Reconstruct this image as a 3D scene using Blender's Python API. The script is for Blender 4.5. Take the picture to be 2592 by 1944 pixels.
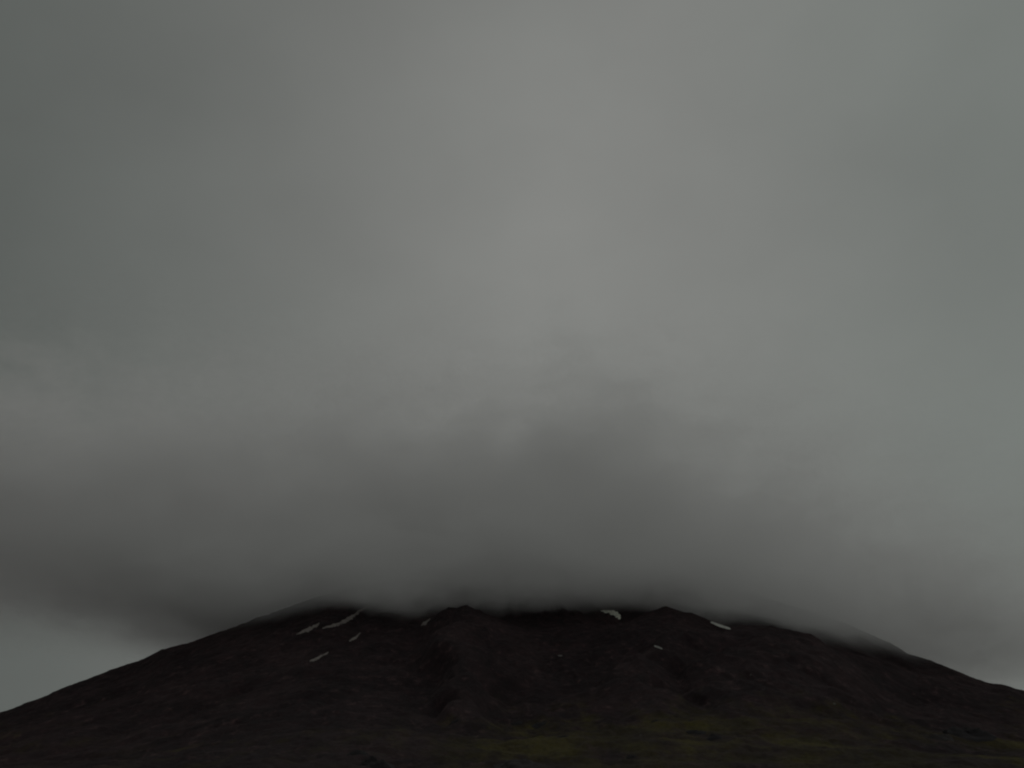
import bpy, math, random
import numpy as np
from mathutils import Vector

R = math.radians
scene = bpy.context.scene
for o in list(bpy.data.objects):
    bpy.data.objects.remove(o)

# ------------------------------------------------------------------ camera
W0, H0 = 2592.0, 1944.0           # pixels of the photograph
HFOV = R(55.0)
PITCH = R(23.0)                   # looking up at the mountain
CAM_Z = 1.7
FPX = (W0 / 2) / math.tan(HFOV / 2)

cam_d = bpy.data.cameras.new('camera')
cam_d.sensor_width = 36.0
cam_d.angle = HFOV
cam_d.clip_start = 0.5
cam_d.clip_end = 60000.0
cam = bpy.data.objects.new('camera', cam_d)
cam.location = (0, 0, CAM_Z)
cam.rotation_euler = (R(90) + PITCH, 0, 0)
scene.collection.objects.link(cam)
scene.camera = cam

# ------------------------------------------------------------------ sky, sun, exposure
SUN_EL, SUN_AZ = R(33), R(4)      # behind the overcast, beyond the mountain top
world = bpy.data.worlds.new('World')
scene.world = world
world.use_nodes = True
nt = world.node_tree
N, L = nt.nodes, nt.links
N.clear()
out = N.new('ShaderNodeOutputWorld')
bg = N.new('ShaderNodeBackground')
bg.inputs['Strength'].default_value = 0.1
L.new(bg.outputs[0], out.inputs['Surface'])
sky = N.new('ShaderNodeTexSky')
sky.sky_type = 'NISHITA'
sky.sun_disc = False
sky.sun_elevation = SUN_EL
sky.sun_rotation = SUN_AZ
sky.air_density = 1.0
sky.dust_density = 4.0
hsv = N.new('ShaderNodeHueSaturation')
hsv.inputs['Saturation'].default_value = 0.12
hsv.inputs['Value'].default_value = 1.0
L.new(sky.outputs[0], hsv.inputs['Color'])


def wmix(blend, fac, a, b):
    m = N.new('ShaderNodeMix')
    m.data_type = 'RGBA'
    m.blend_type = blend
    for sock, v in ((m.inputs[0], fac), (m.inputs[6], a), (m.inputs[7], b)):
        if isinstance(v, (int, float)):
            sock.default_value = v
        elif isinstance(v, tuple):
            sock.default_value = (*v, 1)
        else:
            L.new(v, sock)
    return m.outputs[2]


# a closed cloud deck hides the blue: the sky is almost all grey cloud
deck = wmix('MIX', 0.988, hsv.outputs[0], (2.50, 2.53, 2.46))
tc = N.new('ShaderNodeTexCoord')


def wnoise(scale_xyz, scale, detail, rough, lo, hi, off):
    mp = N.new('ShaderNodeMapping')
    mp.inputs['Scale'].default_value = scale_xyz
    mp.inputs['Location'].default_value = off
    L.new(tc.outputs['Generated'], mp.inputs['Vector'])
    n = N.new('ShaderNodeTexNoise')
    n.inputs['Scale'].default_value = scale
    n.inputs['Detail'].default_value = detail
    n.inputs['Roughness'].default_value = rough
    L.new(mp.outputs[0], n.inputs['Vector'])
    r = N.new('ShaderNodeMapRange')
    r.inputs['From Min'].default_value = 0.3
    r.inputs['From Max'].default_value = 0.7
    r.inputs['To Min'].default_value = lo
    r.inputs['To Max'].default_value = hi
    L.new(n.outputs['Fac'], r.inputs['Value'])
    return r.outputs[0]


n1 = wnoise((1, 1, 1.6), 2.3, 5, 0.42, 0.95, 1.05, (3.1, 0.4, 0.2))
n2 = wnoise((1, 1, 1.3), 6.0, 4, 0.5, 0.965, 1.035, (0.3, 5.0, 1.0))
tint = wnoise((1, 1, 1), 3.4, 2, 0.5, 0.0, 1.0, (7.3, 2.0, 4.0))
tcol = wmix('MIX', tint, (0.99, 1.0, 0.982), (0.98, 1.003, 0.98))
c = wmix('MULTIPLY', 1.0, deck, tcol)
sep = N.new('ShaderNodeSeparateXYZ')
L.new(tc.outputs['Generated'], sep.inputs[0])
ab = N.new('ShaderNodeMath'); ab.operation = 'ABSOLUTE'
L.new(sep.outputs['X'], ab.inputs[0])
cool = N.new('ShaderNodeMapRange'); cool.interpolation_type = 'SMOOTHSTEP'
cool.inputs['From Min'].default_value = 0.12
cool.inputs['From Max'].default_value = 0.48
L.new(ab.outputs[0], cool.inputs['Value'])
c = wmix('MULTIPLY', cool.outputs[0], c, (0.95, 1.0, 0.985))
m1 = N.new('ShaderNodeMath'); m1.operation = 'MULTIPLY'
L.new(n1, m1.inputs[0]); L.new(n2, m1.inputs[1])
# deck thicker (darker) to the left, as overcast decks are never even
side = N.new('ShaderNodeMapRange')
side.interpolation_type = 'SMOOTHSTEP'
side.inputs['From Min'].default_value = -0.62
side.inputs['From Max'].default_value = 0.05
side.inputs['To Min'].default_value = 0.53
side.inputs['To Max'].default_value = 1.0
L.new(sep.outputs['X'], side.inputs['Value'])
m2 = N.new('ShaderNodeMath'); m2.operation = 'MULTIPLY'
L.new(m1.outputs[0], m2.inputs[0]); L.new(side.outputs[0], m2.inputs[1])
# extra sky brightness added behind the viewer to light the cloud base and mountain
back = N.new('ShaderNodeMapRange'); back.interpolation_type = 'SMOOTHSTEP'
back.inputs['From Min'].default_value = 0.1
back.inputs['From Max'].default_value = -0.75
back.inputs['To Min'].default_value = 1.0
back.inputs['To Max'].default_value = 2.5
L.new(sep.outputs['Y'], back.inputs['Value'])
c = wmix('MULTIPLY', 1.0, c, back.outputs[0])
c = wmix('MULTIPLY', 1.0, c, m2.outputs[0])
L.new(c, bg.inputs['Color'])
world.cycles.sampling_method = 'MANUAL'
world.cycles.sample_map_resolution = 256

sun_d = bpy.data.lights.new('sun', 'SUN')
sun_d.energy = 0.5
sun_d.angle = R(40)
sun_d.color = (1.0, 0.97, 0.93)
sun = bpy.data.objects.new('sun', sun_d)
sun.rotation_euler = (R(90) - SUN_EL, 0, -SUN_AZ + R(180))
scene.collection.objects.link(sun)

scene.view_settings.view_transform = 'Standard'
scene.view_settings.look = 'None'
scene.view_settings.exposure = -0.45
scene.view_settings.gamma = 1.0
scene.view_settings.use_curve_mapping = False
cy = scene.cycles
cy.use_adaptive_sampling = True
cy.adaptive_threshold = 0.01
cy.use_denoising = True
cy.filter_width = 2.1
cy.max_bounces = 8
cy.diffuse_bounces = 2
cy.volume_bounces = 5
cy.volume_step_rate = 1.0
cy.volume_max_steps = 128


# ------------------------------------------------------------------ noise
def _hash(ix, iy, seed):
    h = (ix.astype(np.int64) * 374761393 + iy.astype(np.int64) * 668265263 + seed * 1442695041) & 0xFFFFFFFF
    h = ((h ^ (h >> 13)) * 1274126177) & 0xFFFFFFFF
    return ((h ^ (h >> 16)) & 0xFFFFFF) / float(0xFFFFFF)


def vnoise(x, y, seed):
    ix = np.floor(x); iy = np.floor(y)
    fx = x - ix; fy = y - iy
    fx = fx * fx * fx * (fx * (fx * 6 - 15) + 10)
    fy = fy * fy * fy * (fy * (fy * 6 - 15) + 10)
    a = _hash(ix, iy, seed); b = _hash(ix + 1, iy, seed)
    c_ = _hash(ix, iy + 1, seed); d = _hash(ix + 1, iy + 1, seed)
    return (a * (1 - fx) + b * fx) * (1 - fy) + (c_ * (1 - fx) + d * fx) * fy


def fbm(x, y, seed, octs=5, gain=0.5):
    s = 0.0; amp = 1.0; tot = 0.0
    ca, sa = math.cos(0.6), math.sin(0.6)
    for k in range(octs):
        s = s + amp * (vnoise(x, y, seed + k * 17) * 2 - 1)
        tot += amp
        amp *= gain
        x, y = (x * ca - y * sa) * 2.03 + 11.7, (x * sa + y * ca) * 2.03 + 5.3
    return s / tot


def ridged(x, y, seed, octs=4, gain=0.5):
    s = 0.0; amp = 1.0; tot = 0.0
    for k in range(octs):
        s = s + amp * (1 - np.abs(vnoise(x, y, seed + k * 13) * 2 - 1))
        tot += amp
        amp *= gain
        x, y = (x * 0.8 - y * 0.6) * 2.1 + 3.7, (x * 0.6 + y * 0.8) * 2.1 + 9.3
    return s / tot


def sstep(a, b, x):
    t = np.clip((x - a) / (b - a), 0, 1)
    return t * t * (3 - 2 * t)


# ------------------------------------------------------------------ the lie of the land
def px_dir(px, py):
    """bearing (radians, + to the right) and tangent of the elevation of a sight line"""
    u = (px - W0 / 2) / FPX
    v = (H0 / 2 - py) / FPX
    y = math.cos(PITCH) - v * math.sin(PITCH)
    z = math.sin(PITCH) + v * math.cos(PITCH)
    return math.atan2(u, y), z / math.hypot(u, y)


def crest(points):
    a = np.array([px_dir(*p) for p in points])
    return a[:, 0], a[:, 1]


# crest lines surveyed as bearing + height angle, each with its own real distance
MAIN = crest([(-1500, 2090), (-700, 2010), (-300, 1905), (0, 1801), (126, 1754), (155, 1740), (183, 1732), (260, 1703), (346, 1677),
              (407, 1644), (439, 1634), (476, 1626), (529, 1605), (590, 1585), (671, 1555), (732, 1532), (793, 1510),
              (900, 1482), (1100, 1435), (1300, 1410), (1450, 1412), (1650, 1440), (1900, 1500), (2100, 1566),
              (2176, 1596), (2254, 1630), (2297, 1656), (2379, 1679), (2422, 1697), (2468, 1715), (2504, 1728),
              (2550, 1735), (2592, 1748), (2900, 1850), (3400, 1980), (4300, 2080)])
SPURS = [
    # (crest points, distance, fall-off behind)
    (crest([(880, 1760), (980, 1640), (1040, 1600), (1075, 1576), (1106, 1553), (1136, 1538), (1180, 1535), (1215, 1543), (1260, 1565), (1330, 1590),
            (1420, 1600), (1520, 1590), (1590, 1568), (1640, 1548), (1690, 1540), (1730, 1549), (1772, 1562), (1798, 1572), (1848, 1591),
            (1900, 1640), (2000, 1700), (2200, 1800)]), 2850.0, 0.75),
    (crest([(1700, 1760), (1780, 1640), (1830, 1596), (1877, 1581), (1953, 1581), (1992, 1587), (2038, 1598), (2074, 1612), (2100, 1628),
            (2140, 1645), (2205, 1677), (2260, 1705), (2330, 1740), (2450, 1800), (2600, 1880)]), 2550.0, 0.7),
]
RMAIN = 3900.0


def rmain(th):
    return 3080 + 820 * np.exp(-(th / np.where(th > 0, 0.25, 0.16)) ** 2) + 110 * fbm(th * 6.0, th * 0, 71, 2)


def face(t):
    """height angle reached at the fraction t of the way to a crest (1 at the crest)"""
    return 0.06 + 0.94 * np.clip((t - 0.19) / 0.81, 0, 1) ** 1.0


def smax(a, b, k):
    h = np.clip(0.5 + 0.5 * (a - b) / k, 0, 1)
    return b * (1 - h) + a * h + k * h * (1 - h)


def height(x, y):
    r = np.hypot(x, y) + 1e-6
    th = np.arctan2(x, y)
    fr = sstep(150.0, 700.0, r)
    rough = sstep(300.0, 900.0, r)
    # distortions so that nothing follows a perfect arc
    wr = r + 130 * fbm(x / 620.0, y / 620.0, 5, 3)
    e = np.interp(th, MAIN[0], MAIN[1], left=0.012, right=0.012)
    rm = rmain(th)
    t = r / rm
    z = r * e * face(np.minimum(t, 1.0)) * fr
    past = np.maximum(r - rm, 0)
    z = np.where(r > rm, rm * e - past * 0.20 * np.clip(e / 0.1, 0.05, 1), z)
    zmin = 6 * fbm(x / 900.0, y / 900.0, 40, 4)
    for (cth, ce), rs, fall in SPURS:
        wob = 0.07 * fbm(x / 330.0, y / 330.0, 77, 3) * sstep(rs - 60.0, rs - 600.0, r)
        es = np.interp(th + wob, cth, ce, left=-0.1, right=-0.1)
        zs = np.where(r > rs, rs * es - (r - rs) * fall, rs * es - (rs - r) * 0.30)
        z = smax(z, zs, 14.0)
    z = smax(z, zmin, 6.0)
    # ribs and gullies running down from the summit
    sx, sy = x + 60.0, y - 4300.0
    rr = np.hypot(sx, sy); an = np.arctan2(sx, -sy)
    up = sstep(900.0, 2000.0, r) * sstep(5600.0, 4200.0, r) * sstep(0.02, 0.08, e)
    near_crest = 1.0 - 0.6 * np.exp(-((r - rm) / 260.0) ** 2)
    for (cth, ce), rs, fall in SPURS:
        near_crest = near_crest * (1 - 0.4 * np.exp(-((r - rs) / 160.0) ** 2) * np.where((th > cth[2]) & (th < cth[-3]), 1, 0))
    gull = ridged(an * 16.0 + 0.6 * fbm(x / 300.0, y / 300.0, 9, 3), rr / 1500.0, 21, 4, 0.55)
    z = z + up * near_crest * 26.0 * (gull - 0.6)
    benches = fbm(x / 520.0, y / 210.0, 31, 4, 0.5)
    z = z + rough * near_crest * 17.0 * benches * sstep(4600.0, 3300.0, r)
    # lava hummocks and outcrops
    hum = ridged(x / 95.0, y / 95.0, 51, 4, 0.55) - 0.55
    z = z + rough * near_crest * 11.0 * hum * sstep(3900.0, 1400.0, r)
    z = z + up * 5.0 * (ridged(x / 58.0, y / 58.0, 57, 4, 0.6) - 0.6)
    z = z + rough * 4.2 * fbm(x / 34.0, y / 34.0, 61, 5, 0.6) * (0.5 + 0.5 * near_crest)
    z = z + 0.25 * fbm(x / 9.0, y / 9.0, 81, 3)
    # the camera stands on a level spot
    z = z * sstep(3.0, 40.0, r) + 0.0
    return z


def hit(px, py, r0=700.0, r1=5200.0):
    """where the sight line first meets the land"""
    th, te = px_dir(px, py)
    rs = np.arange(r0, r1, 2.0)
    xs, ys = np.sin(th) * rs, np.cos(th) * rs
    hz = height(xs, ys)
    over = np.nonzero(hz >= CAM_Z + rs * te)[0]
    if len(over) == 0:
        return None
    k = over[0]
    return float(xs[k]), float(ys[k]), float(hz[k])


# ------------------------------------------------------------------ helpers
def tag(o, label=None, cat=None, group=None, kind=None):
    if label: o['label'] = label
    if cat: o['category'] = cat
    if group: o['group'] = group
    if kind: o['kind'] = kind
    return o


def mesh_obj(name, verts, faces, mat, smooth=True):
    me = bpy.data.meshes.new(name)
    verts = np.asarray(verts, dtype=np.float32)
    faces = np.asarray(faces, dtype=np.int32)
    me.vertices.add(len(verts))
    me.vertices.foreach_set('co', verts.ravel())
    me.loops.add(faces.size)
    me.loops.foreach_set('vertex_index', faces.ravel())
    me.polygons.add(len(faces))
    me.polygons.foreach_set('loop_start', np.arange(0, faces.size, faces.shape[1], dtype=np.int32))
    if smooth:
        me.polygons.foreach_set('use_smooth', np.ones(len(faces), dtype=bool))
    me.update(calc_edges=True)
    me.validate()
    me.materials.append(mat)
    o = bpy.data.objects.new(name, me)
    scene.collection.objects.link(o)
    return o


def grid_faces(nr, nc, wrap=False):
    i = np.arange(nr - 1)[:, None]
    j = np.arange(nc if wrap else nc - 1)[None, :]
    j2 = (j + 1) % nc
    a = i * nc + j; b = i * nc + j2; c_ = (i + 1) * nc + j2; d = (i + 1) * nc + j
    return np.stack([a, b, c_, d], -1).reshape(-1, 4)


def new_mat(name):
    m = bpy.data.materials.new(name)
    m.use_nodes = True
    t = m.node_tree
    t.nodes.clear()
    return m, t


class NB:
    """small node helper"""
    def __init__(s, tree): s.t = tree
    def n(s, typ, **kw):
        nd = s.t.nodes.new(typ)
        for k, v in kw.items(): setattr(nd, k, v)
        return nd
    def link(s, a, b): s.t.links.new(a, b)
    def put(s, sock, v):
        if isinstance(v, bpy.types.NodeSocket): s.link(v, sock)
        elif isinstance(v, tuple) and len(v) == 3 and sock.type == 'RGBA': sock.default_value = (*v, 1)
        else: sock.default_value = v
    def math(s, op, a, b=0.0, c=None, clamp=False):
        m = s.n('ShaderNodeMath', operation=op, use_clamp=clamp)
        s.put(m.inputs[0], a); s.put(m.inputs[1], b)
        if c is not None: s.put(m.inputs[2], c)
        return m.outputs[0]
    def noise(s, vec, scale, detail=4.0, rough=0.5, dist=0.0):
        m = s.n('ShaderNodeTexNoise')
        s.put(m.inputs['Vector'], vec); m.inputs['Scale'].default_value = scale
        m.inputs['Detail'].default_value = detail; m.inputs['Roughness'].default_value = rough
        m.inputs['Distortion'].default_value = dist
        return m.outputs['Fac']
    def ramp(s, v, a, b, lo=0.0, hi=1.0, smooth=True):
        m = s.n('ShaderNodeMapRange')
        if smooth: m.interpolation_type = 'SMOOTHSTEP'
        s.put(m.inputs['Value'], v)
        s.put(m.inputs['From Min'], a); s.put(m.inputs['From Max'], b)
        s.put(m.inputs['To Min'], lo); s.put(m.inputs['To Max'], hi)
        return m.outputs[0]
    def mix(s, f, a, b, blend='MIX'):
        m = s.n('ShaderNodeMix', data_type='RGBA', blend_type=blend)
        s.put(m.inputs[0], f); s.put(m.inputs[6], a); s.put(m.inputs[7], b)
        return m.outputs[2]


# ------------------------------------------------------------------ mountain terrain
fine = np.linspace(R(-31), R(31), 1000)
left = np.linspace(R(-180), R(-31), 90)[:-1]
right = np.linspace(R(31), R(180), 90)[1:-1]
ths = np.concatenate([left, fine, right])
rs = np.concatenate([np.array([0.5, 2, 4, 7, 11, 16, 23, 32, 44, 60]), np.arange(80, 700, 20.0),
                     np.arange(700, 4500, 6.0), np.geomspace(4500, 16000, 40)])
RG, TG = np.meshgrid(rs, ths, indexing='ij')
XG, YG = np.sin(TG) * RG, np.cos(TG) * RG
ZG = height(XG, YG)
verts = np.stack([XG, YG, ZG], -1).reshape(-1, 3)
faces = grid_faces(len(rs), len(ths), wrap=True)[:, ::-1]
# close the small hole under the viewer
nc = len(ths)
verts = np.vstack([verts, [[0, 0, 0]]])
ci = len(verts) - 1
j = np.arange(nc)
cap = np.stack([np.full(nc, ci), (j + 1) % nc, j, j], -1)

gm, gt = new_mat('mountain_ground')
B = NB(gt)
go = B.n('ShaderNodeOutputMaterial')
gb = B.n('ShaderNodeBsdfPrincipled')
B.link(gb.outputs[0], go.inputs['Surface'])
gb.inputs['Roughness'].default_value = 0.95
gb.inputs['Specular IOR Level'].default_value = 0.1
geo = B.n('ShaderNodeNewGeometry')
pos = geo.outputs['Position']
att = B.n('ShaderNodeAttribute', attribute_name='moss').outputs['Fac']
# scree and gravel run down the slope, toward the viewer
run = B.n('ShaderNodeMapping'); run.inputs['Scale'].default_value = (1.0, 0.34, 1.0)
B.link(pos, run.inputs['Vector'])
pos = run.outputs[0]
scree = B.noise(pos, 0.007, 10, 0.70, 0.4)
fine_n = B.noise(pos, 0.05, 9, 0.74)
grain = B.noise(pos, 0.25, 4, 0.6)
rock = B.mix(B.ramp(scree, 0.40, 0.62), (0.0145, 0.0086, 0.0102), (0.0300, 0.0180, 0.0198))
rock = B.mix(B.ramp(fine_n, 0.52, 0.72, 0.0, 0.75), rock, (0.088, 0.052, 0.053))
rock = B.mix(B.ramp(fine_n, 0.50, 0.30, 0.0, 0.8), rock, (0.010, 0.0075, 0.009))
moss_c = B.mix(B.ramp(B.noise(pos, 0.012, 5, 0.6), 0.38, 0.62), (0.026, 0.0200, 0.008), (0.060, 0.050, 0.012))
moss_c = B.mix(B.ramp(fine_n, 0.5, 0.3, 0.0, 0.6), moss_c, (0.018, 0.012, 0.007))
patch = B.math('ADD', att, B.math('MULTIPLY', B.math('SUBTRACT', B.noise(pos, 0.022, 9, 0.70), 0.5), 1.9))
mask = B.ramp(patch, 0.25, 0.95)
col = B.mix(mask, rock, moss_c)
col = B.mix(B.ramp(grain, 0.42, 0.66, 0.0, 0.55), col, B.mix(0.55, col, (0.012, 0.010, 0.010)))
B.link(col, gb.inputs['Base Color'])
bump = B.n('ShaderNodeBump')
bump.inputs['Strength'].default_value = 1.0
bump.inputs['Distance'].default_value = 9.0
B.link(B.math('ADD', fine_n, B.math('MULTIPLY', grain, 0.25)), bump.inputs['Height'])
B.link(bump.outputs[0], gb.inputs['Normal'])

terrain = mesh_obj('mountain_terrain', verts, np.vstack([faces, cap[:, [0, 2, 1, 1]]]) if False else faces, gm)
tag(terrain, kind='structure')
# where moss and grass grow: low ground, more of it to the right, thinning out upslope
xs, ys, zs = verts[:, 0], verts[:, 1], verts[:, 2]
rr = np.hypot(xs, ys); th = np.arctan2(xs, ys)
te = zs / np.maximum(rr, 1)
low = sstep(0.120, 0.045, te + 0.022 * fbm(xs / 420.0, ys / 300.0, 91, 4) - 0.010 * sstep(-0.1, 0.15, th) + 0.025 * sstep(0.28, 0.42, th))
strip = 0.5 + 0.5 * fbm(xs / 260.0, ys / 90.0, 95, 4)
moss = low * (0.30 + 0.75 * strip) * (0.45 + 0.62 * sstep(-0.22, 0.12, th))
moss = np.where(rr < 700, 0.75, moss)
a = terrain.data.attributes.new('moss', 'FLOAT', 'POINT')
a.data.foreach_set('value', moss.astype(np.float32))

# ------------------------------------------------------------------ snow patches
sm, st = new_mat('old_snow')
B = NB(st)
so = B.n('ShaderNodeOutputMaterial')
sb = B.n('ShaderNodeBsdfPrincipled')
B.link(sb.outputs[0], so.inputs['Surface'])
pos = B.n('ShaderNodeNewGeometry').outputs['Position']
sb.inputs['Roughness'].default_value = 0.85
sb.inputs['Specular IOR Level'].default_value = 0.2
dirt = B.noise(pos, 0.09, 6, 0.65)
soc = B.n('ShaderNodeObjectInfo').outputs['Color']
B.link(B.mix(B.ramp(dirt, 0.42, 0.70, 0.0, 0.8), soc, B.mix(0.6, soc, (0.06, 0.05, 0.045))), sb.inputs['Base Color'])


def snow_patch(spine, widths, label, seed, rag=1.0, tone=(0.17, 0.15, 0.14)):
    """a drift lying in a gully: spine down the slope, a half width at each spine point (photo pixels)"""
    sp = np.array(spine, float); wd = np.array(widths, float)
    seg = np.r_[0, np.cumsum(np.hypot(*np.diff(sp, axis=0).T))]
    n = max(14, int(seg[-1] / 1.6)); m = 11
    s = np.linspace(0, seg[-1], n)
    cx, cyy = np.interp(s, seg, sp[:, 0]), np.interp(s, seg, sp[:, 1])
    w = np.interp(s, seg, wd) * 0.85
    tx, ty = np.gradient(cx), np.gradient(cyy)
    ln = np.hypot(tx, ty); nx, ny = -ty / ln, tx / ln
    V = []
    rim = []
    for i in range(n):
        endf = math.sqrt(max(0.0, 1 - abs(2 * i / (n - 1) - 1) ** 3)) if 0 < i < n - 1 else 0.03
        jl = 1 + rag * 2 * (float(vnoise(np.array([i * 0.45]), np.array([1.5]), seed)[0]) - 0.5) + rag * (float(vnoise(np.array([i * 1.3]), np.array([7.5]), seed + 1)[0]) - 0.5)
        jr = 1 + rag * 2 * (float(vnoise(np.array([i * 0.45]), np.array([4.5]), seed + 2)[0]) - 0.5) + rag * (float(vnoise(np.array([i * 1.3]), np.array([9.5]), seed + 3)[0]) - 0.5)
        for k in range(m):
            q = 2 * k / (m - 1) - 1
            ww = w[i] * endf * (jr if q > 0 else jl)
            h = hit(cx[i] + nx[i] * q * ww, cyy[i] + ny[i] * q * ww)
            edge = 1 - max(abs(q), 0 if 0 < i < n - 1 else 1)
            V.append((h, edge))
    pts = [v[0] for v in V if v[0]]
    if not pts: return None
    med = float(np.median([math.hypot(p[0], p[1]) for p in pts]))
    P = []
    for idx, (h, edge) in enumerate(V):
        if h is None or abs(math.hypot(h[0], h[1]) - med) > 380:
            # beyond a fold of the ground: stay on the patch's own distance
            i, k = divmod(idx, m)
            q = 2 * k / (m - 1) - 1
            t_, _ = px_dir(cx[i] + nx[i] * q * w[i] * 0.5, cyy[i])
            x_, y_ = math.sin(t_) * med, math.cos(t_) * med
            h = (x_, y_, float(height(np.array([x_]), np.array([y_]))[0]))
        P.append((h[0], h[1], h[2] + (-0.8 if edge <= 0 else 1.0 + 1.6 * edge)))
    P = np.array(P)
    o0 = P.mean(0)
    top = P - o0
    bot = top.copy(); bot[:, 2] -= 3.0
    f = grid_faces(n, m)
    f2 = (f + n * m)[:, ::-1]
    ring = [i * m for i in range(n)] + [(n - 1) * m + k for k in range(1, m)] + [i * m + m - 1 for i in range(n - 2, -1, -1)] + [k for k in range(m - 2, 0, -1)]
    side_f = [(ring[i], ring[i] + n * m, ring[(i + 1) % len(ring)] + n * m, ring[(i + 1) % len(ring)]) for i in range(len(ring))]
    o = mesh_obj('snow_patch', np.vstack([top, bot]), np.vstack([f, f2, side_f]), sm)
    o.location = o0
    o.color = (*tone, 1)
    return tag(o, label, 'snow patch', 'snow patches left on the mountain')


snow_patch([(749, 1608), (770, 1597), (785, 1592), (798, 1586), (809, 1577)], [1.5, 4, 5.5, 6, 2],
           'leftmost grey snow streak, a slanting sliver high on the left slope', 11)
snow_patch([(815, 1592), (845, 1584), (872, 1573), (893, 1560), (912, 1546), (928, 1538)], [2, 5, 6, 4.5, 3, 1.5],
           'longest grey snow streak, rising right until it fades into the cloud', 12)
snow_patch([(883, 1624), (898, 1616), (913, 1602)], [2.5, 3.5, 1.5],
           'short faint snow sliver below the longest streak on the left slope', 13)
snow_patch([(783, 1676), (805, 1667), (832, 1652)], [3, 3.5, 1.5],
           'lowest snow streak on the left slope, dull brownish and dirty', 14)
snow_patch([(1065, 1585), (1076, 1577), (1090, 1566)], [2, 3.5, 1.5],
           'thin snow sliver against the dark rounded knoll left of centre', 15)
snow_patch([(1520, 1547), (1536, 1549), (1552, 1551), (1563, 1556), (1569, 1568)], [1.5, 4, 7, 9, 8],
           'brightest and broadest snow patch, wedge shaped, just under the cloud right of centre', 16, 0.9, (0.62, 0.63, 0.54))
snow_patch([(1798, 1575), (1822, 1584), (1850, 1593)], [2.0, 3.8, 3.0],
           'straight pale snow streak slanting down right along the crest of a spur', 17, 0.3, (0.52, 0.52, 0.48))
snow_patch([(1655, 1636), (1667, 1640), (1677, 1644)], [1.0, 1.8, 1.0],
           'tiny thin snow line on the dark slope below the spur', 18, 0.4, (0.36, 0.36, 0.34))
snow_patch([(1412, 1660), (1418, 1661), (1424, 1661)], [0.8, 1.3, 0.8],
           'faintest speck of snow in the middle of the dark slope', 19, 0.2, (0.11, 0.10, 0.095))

# ------------------------------------------------------------------ rocks on the lower slope
rm_, rt = new_mat('basalt')
B = NB(rt)
ro = B.n('ShaderNodeOutputMaterial')
rb = B.n('ShaderNodeBsdfPrincipled')
B.link(rb.outputs[0], ro.inputs['Surface'])
oi = B.n('ShaderNodeObjectInfo').outputs['Color']
pos = B.n('ShaderNodeNewGeometry').outputs['Position']
rn = B.noise(pos, 0.35, 6, 0.65)
B.link(B.mix(B.ramp(rn, 0.35, 0.65), oi, B.mix(0.5, oi, (0.02, 0.018, 0.018))), rb.inputs['Base Color'])
rb.inputs['Roughness'].default_value = 0.9
rb.inputs['Specular IOR Level'].default_value = 0.15
bu = B.n('ShaderNodeBump'); bu.inputs['Distance'].default_value = 1.5
B.link(rn, bu.inputs['Height']); B.link(bu.outputs[0], rb.inputs['Normal'])


def rock_lump(name, px, py, wpx, hpx, seed, label, cat, group, color):
    h = hit(px, py + hpx * 0.4)
    if h is None: return
    d = math.hypot(h[0], h[1])
    rw, rh = wpx / FPX * d * 0.5, hpx / FPX * d * 0.55
    rnd = random.Random(seed)
    nu, nv = 44, 26
    V = []
    lobes = [(rnd.uniform(-0.6, 0.6), rnd.uniform(-0.5, 0.5), rnd.uniform(0.35, 0.7)) for _ in range(6)]
    vv, uu = np.meshgrid(np.linspace(0, 1, nv), np.arange(nu) / nu * 2 * math.pi, indexing='ij')
    rad = np.sin(vv * math.pi / 2)
    prof = np.cos(vv * math.pi / 2) ** 0.75
    edge = 1 + 0.30 * fbm(np.cos(uu) * 1.5 + seed, np.sin(uu) * 1.5, seed, 4)
    X = np.cos(uu) * rad * edge; Y = np.sin(uu) * rad * edge
    top = 0.25 + 0.0 * X
    for lx, ly, lr in lobes:
        top = np.maximum(top, np.exp(-(((X - lx) ** 2 + (Y - ly) ** 2) / lr ** 2)) * rnd.uniform(0.6, 1.0))
    Z = prof * top * (1 + 0.5 * fbm(X * 3 + seed, Y * 3, seed + 5, 5, 0.6))
    X = X + 0.10 * fbm(Z * 5 + X * 3, Y * 5, seed + 8, 3)
    P = np.stack([X * rw, Y * rw * 0.8, Z * rh], -1)
    # the skirt follows the slope and goes into it
    hz = height(P[..., 0] + h[0], P[..., 1] + h[1]) - h[2]
    P[..., 2] += hz - 0.5 - 1.5 * vv ** 4
    P = P.reshape(-1, 3)
    f = grid_faces(nv, nu, wrap=True)
    o = mesh_obj(name, P, f, rm_, smooth=False)
    o.location = h
    o.color = (*color, 1)
    return tag(o, label, cat, group)


DK = (0.011, 0.0095, 0.011)
MD = (0.022, 0.019, 0.019)
G1 = 'dark rock outcrops on the mossy lower slope'
rock_lump('rock_outcrop', 955, 1925, 90, 44, 1, 'tall black rock outcrop at the bottom edge, the biggest left of centre', 'rock', G1, DK)
rock_lump('rock_outcrop', 905, 1900, 60, 18, 2, 'low dark rock ledge just left of the tall black outcrop', 'rock', G1, DK)
rock_lump('rock_outcrop', 2452, 1850, 120, 34, 3, 'broad rugged dark outcrop on the grassy slope near the right edge', 'rock', G1, DK)
rock_lump('rock_outcrop', 2378, 1862, 60, 20, 4, 'smaller dark outcrop beside the broad rugged one, on its left side', 'rock', G1, MD)
rock_lump('rock_outcrop', 1762, 1850, 50, 15, 5, 'flat black rock in the olive grass right of centre, left of a pair', 'rock', G1, DK)
rock_lump('rock_outcrop', 1806, 1860, 44, 16, 6, 'flat black rock in the olive grass right of centre, right of a pair', 'rock', G1, DK)
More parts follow.
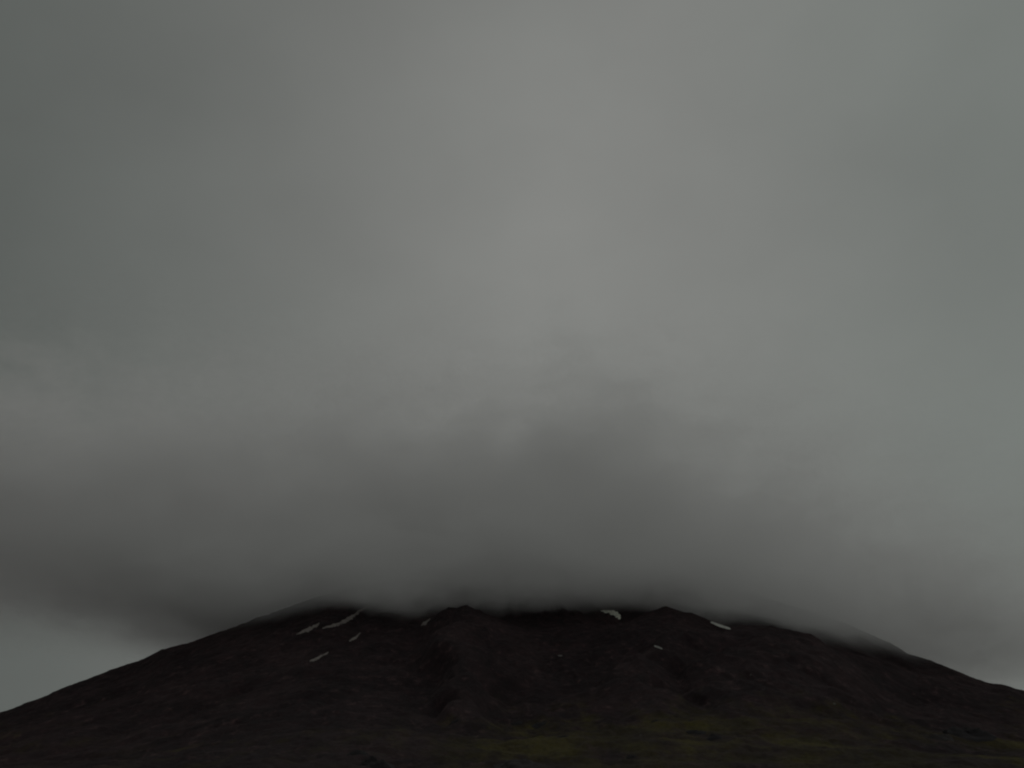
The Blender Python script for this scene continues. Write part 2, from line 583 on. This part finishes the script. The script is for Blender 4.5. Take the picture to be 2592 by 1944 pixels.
rock_lump('rock_outcrop', 1660, 1822, 24, 9, 7, 'small lone black rock at the upper edge of the olive grass', 'rock', G1, DK)
rock_lump('rock_outcrop', 1597, 1914, 32, 11, 8, 'lone black rock lying lowest in the olive grass near the bottom', 'rock', G1, DK)
rock_lump('rock_outcrop', 1308, 1828, 34, 10, 9, 'small dark rock on the slope at centre, uppermost of three in a line', 'rock', G1, DK)
rock_lump('rock_outcrop', 1366, 1832, 40, 11, 10, 'small dark rock on the slope at centre, middle of three in a line', 'rock', G1, DK)
rock_lump('rock_outcrop', 1423, 1862, 36, 10, 11, 'small dark rock on the slope at centre, lowest of three in a line', 'rock', G1, DK)
rock_lump('rock_outcrop', 1325, 1925, 140, 30, 12, 'wide greyish rock rib at the bottom edge near the centre', 'rock', G1, MD)
rock_lump('rock_outcrop', 1150, 1825, 30, 12, 13, 'small dark knob of rock left of the three in a line', 'rock', G1, DK)
PG = 'pale boulders on the dark slope'
PC = (0.10, 0.095, 0.09)
rock_lump('boulder', 1621, 1860, 7, 5, 21, 'pale boulder standing in the olive grass above the bottom edge', 'boulder', PG, PC)
rock_lump('boulder', 2112, 1781, 9, 5, 22, 'pale boulder on the dark slope above the grass toward the right', 'boulder', PG, PC)
rock_lump('boulder', 1900, 1709, 6, 4, 23, 'faint pale boulder, highest one up the dark slope', 'boulder', PG, PC)

# ------------------------------------------------------------------ cloud lying on the mountain
cx0, cx1, cy0, cy1, cz0, cz1 = -5200.0, 5200.0, 2250.0, 5600.0, 330.0, 2300.0
NX, NY = 24, 12
cm, ct = new_mat('cloud_volume')
B = NB(ct)
co = B.n('ShaderNodeOutputMaterial')
pv = B.n('ShaderNodeVolumePrincipled')
B.link(pv.outputs[0], co.inputs['Volume'])
pv.inputs['Color'].default_value = (0.872, 0.861, 0.864, 1)
pv.inputs['Anisotropy'].default_value = 0.1
geo = B.n('ShaderNodeTexCoord')
P = geo.outputs['Object']
s = B.n('ShaderNodeSeparateXYZ'); B.link(P, s.inputs[0])
X, Y, Z = s.outputs
big = B.noise(P, 0.0016, 3, 0.5)          # billows about 600 m across
mpn = B.n('ShaderNodeMapping'); mpn.inputs['Scale'].default_value = (1, 1, 1.8)
mpn.inputs['Location'].default_value = (310, 40, 15)
B.link(P, mpn.inputs['Vector'])
small = B.noise(mpn.outputs[0], 0.0052, 3, 0.5)
# cloud base: higher on the left shoulder, sagging to the right, lifting off well left of the slope
fine_c = B.noise(mpn.outputs[0], 0.016, 3, 0.55)
zb = B.math('ADD', 558.0, B.ramp(X, -540.0, -360.0, 0.0, -42.0))
zb = B.math('ADD', zb, B.ramp(X, -320.0, -160.0, 0.0, 42.0))
zb = B.math('ADD', zb, B.ramp(X, 400.0, 600.0, 0.0, -70.0))
zb = B.math('ADD', zb, B.ramp(X, 620.0, 900.0, 0.0, -92.0))
zb = B.math('ADD', zb, B.ramp(X, 1050.0, 1600.0, 0.0, -70.0))
zb = B.math('ADD', zb, B.ramp(X, -470.0, -760.0, 0.0, -48.0))
zb = B.math('ADD', zb, B.ramp(X, -1150.0, -2300.0, 0.0, 150.0))
zb = B.math('ADD', zb, B.math('MULTIPLY', B.math('SUBTRACT', big, 0.5), 80.0))
zb = B.math('ADD', zb, B.math('MULTIPLY', B.math('SUBTRACT', small, 0.5), 120.0))
zb = B.math('ADD', zb, B.math('MULTIPLY', B.math('SUBTRACT', fine_c, 0.5), 70.0))
hgt = B.math('SUBTRACT', Z, zb)
hpos = B.math('MULTIPLY', B.math('MAXIMUM', hgt, 0.0), -1.0)
on = B.ramp(hgt, -50.0, B.ramp(X, -600.0, -1700.0, 75.0, 560.0))
crown_z = B.math('ADD', 830.0, B.math('MULTIPLY', B.math('SUBTRACT', small, 0.5), 240.0))
tall = B.ramp(hgt, B.math('SUBTRACT', crown_z, 600.0), B.math('ADD', crown_z, 260.0), 1.0, 0.0)
tall = B.math('MULTIPLY', tall, B.ramp(X, 200.0, 1500.0, 0.0043, 0.0002))
tall = B.math('MULTIPLY', tall, B.ramp(Y, 2600.0, 3500.0, 0.12, 1.3))
mist = B.math('EXPONENT', B.math('DIVIDE', hpos, B.ramp(X, 450.0, 750.0, 85.0, 170.0)))
mist = B.math('MULTIPLY', mist, B.ramp(X, 1100.0, 1800.0, 0.0070, 0.0001))
mist = B.math('MULTIPLY', mist, B.ramp(X, -800.0, -1300.0, 1.0, 0.15))
# wisps drawn out along the wind, leaning up to the right
mpw = B.n('ShaderNodeMapping'); mpw.inputs['Rotation'].default_value = (0, math.radians(24), 0)
mpw.inputs['Scale'].default_value = (0.6, 0.8, 1.9)
B.link(P, mpw.inputs['Vector'])
wisp = B.noise(mpw.outputs[0], 0.0040, 4, 0.58)
tall = B.math('MULTIPLY', tall, B.ramp(wisp, 0.38, 0.62, 0.35, 1.7))
mist = B.math('MULTIPLY', mist, B.ramp(wisp, 0.36, 0.64, 0.75, 1.2))
dens = B.math('MULTIPLY', on, B.math('ADD', tall, mist))
dens = B.math('MULTIPLY', dens, B.ramp(big, 0.30, 0.66, 0.8, 1.15))
dens = B.math('MULTIPLY', dens, B.ramp(small, 0.34, 0.66, 0.55, 1.4))
dens = B.math('MULTIPLY', dens, B.ramp(fine_c, 0.34, 0.66, 0.5, 1.45))
dens = B.math('MULTIPLY', dens, B.ramp(X, -900.0, -2300.0, 1.0, 0.6))
# fades out at the borders of the bank
for a_, b_, src in ((cy0, cy0 + 450, Y), (cy1, cy1 - 900, Y), (cx0, cx0 + 1500, X), (cx1, cx1 - 1500, X), (cz1, cz1 - 900, Z)):
    dens = B.math('MULTIPLY', dens, B.ramp(src, a_, b_))
B.link(dens, pv.inputs['Density'])
cm.cycles.volume_step_rate = 0.4
cm.cycles.homogeneous_volume = False
cv = [(x, y, z) for z in (cz0, cz1) for y in (cy0, cy1) for x in (cx0, cx1)]
cf = [(0, 2, 3, 1), (4, 5, 7, 6), (0, 1, 5, 4), (2, 6, 7, 3), (0, 4, 6, 2), (1, 3, 7, 5)]
cloud = mesh_obj('cloud', cv, cf, cm, smooth=False)
tag(cloud, kind='stuff')
cloud['label'] = 'low grey cloud bank lying over the mountain top'
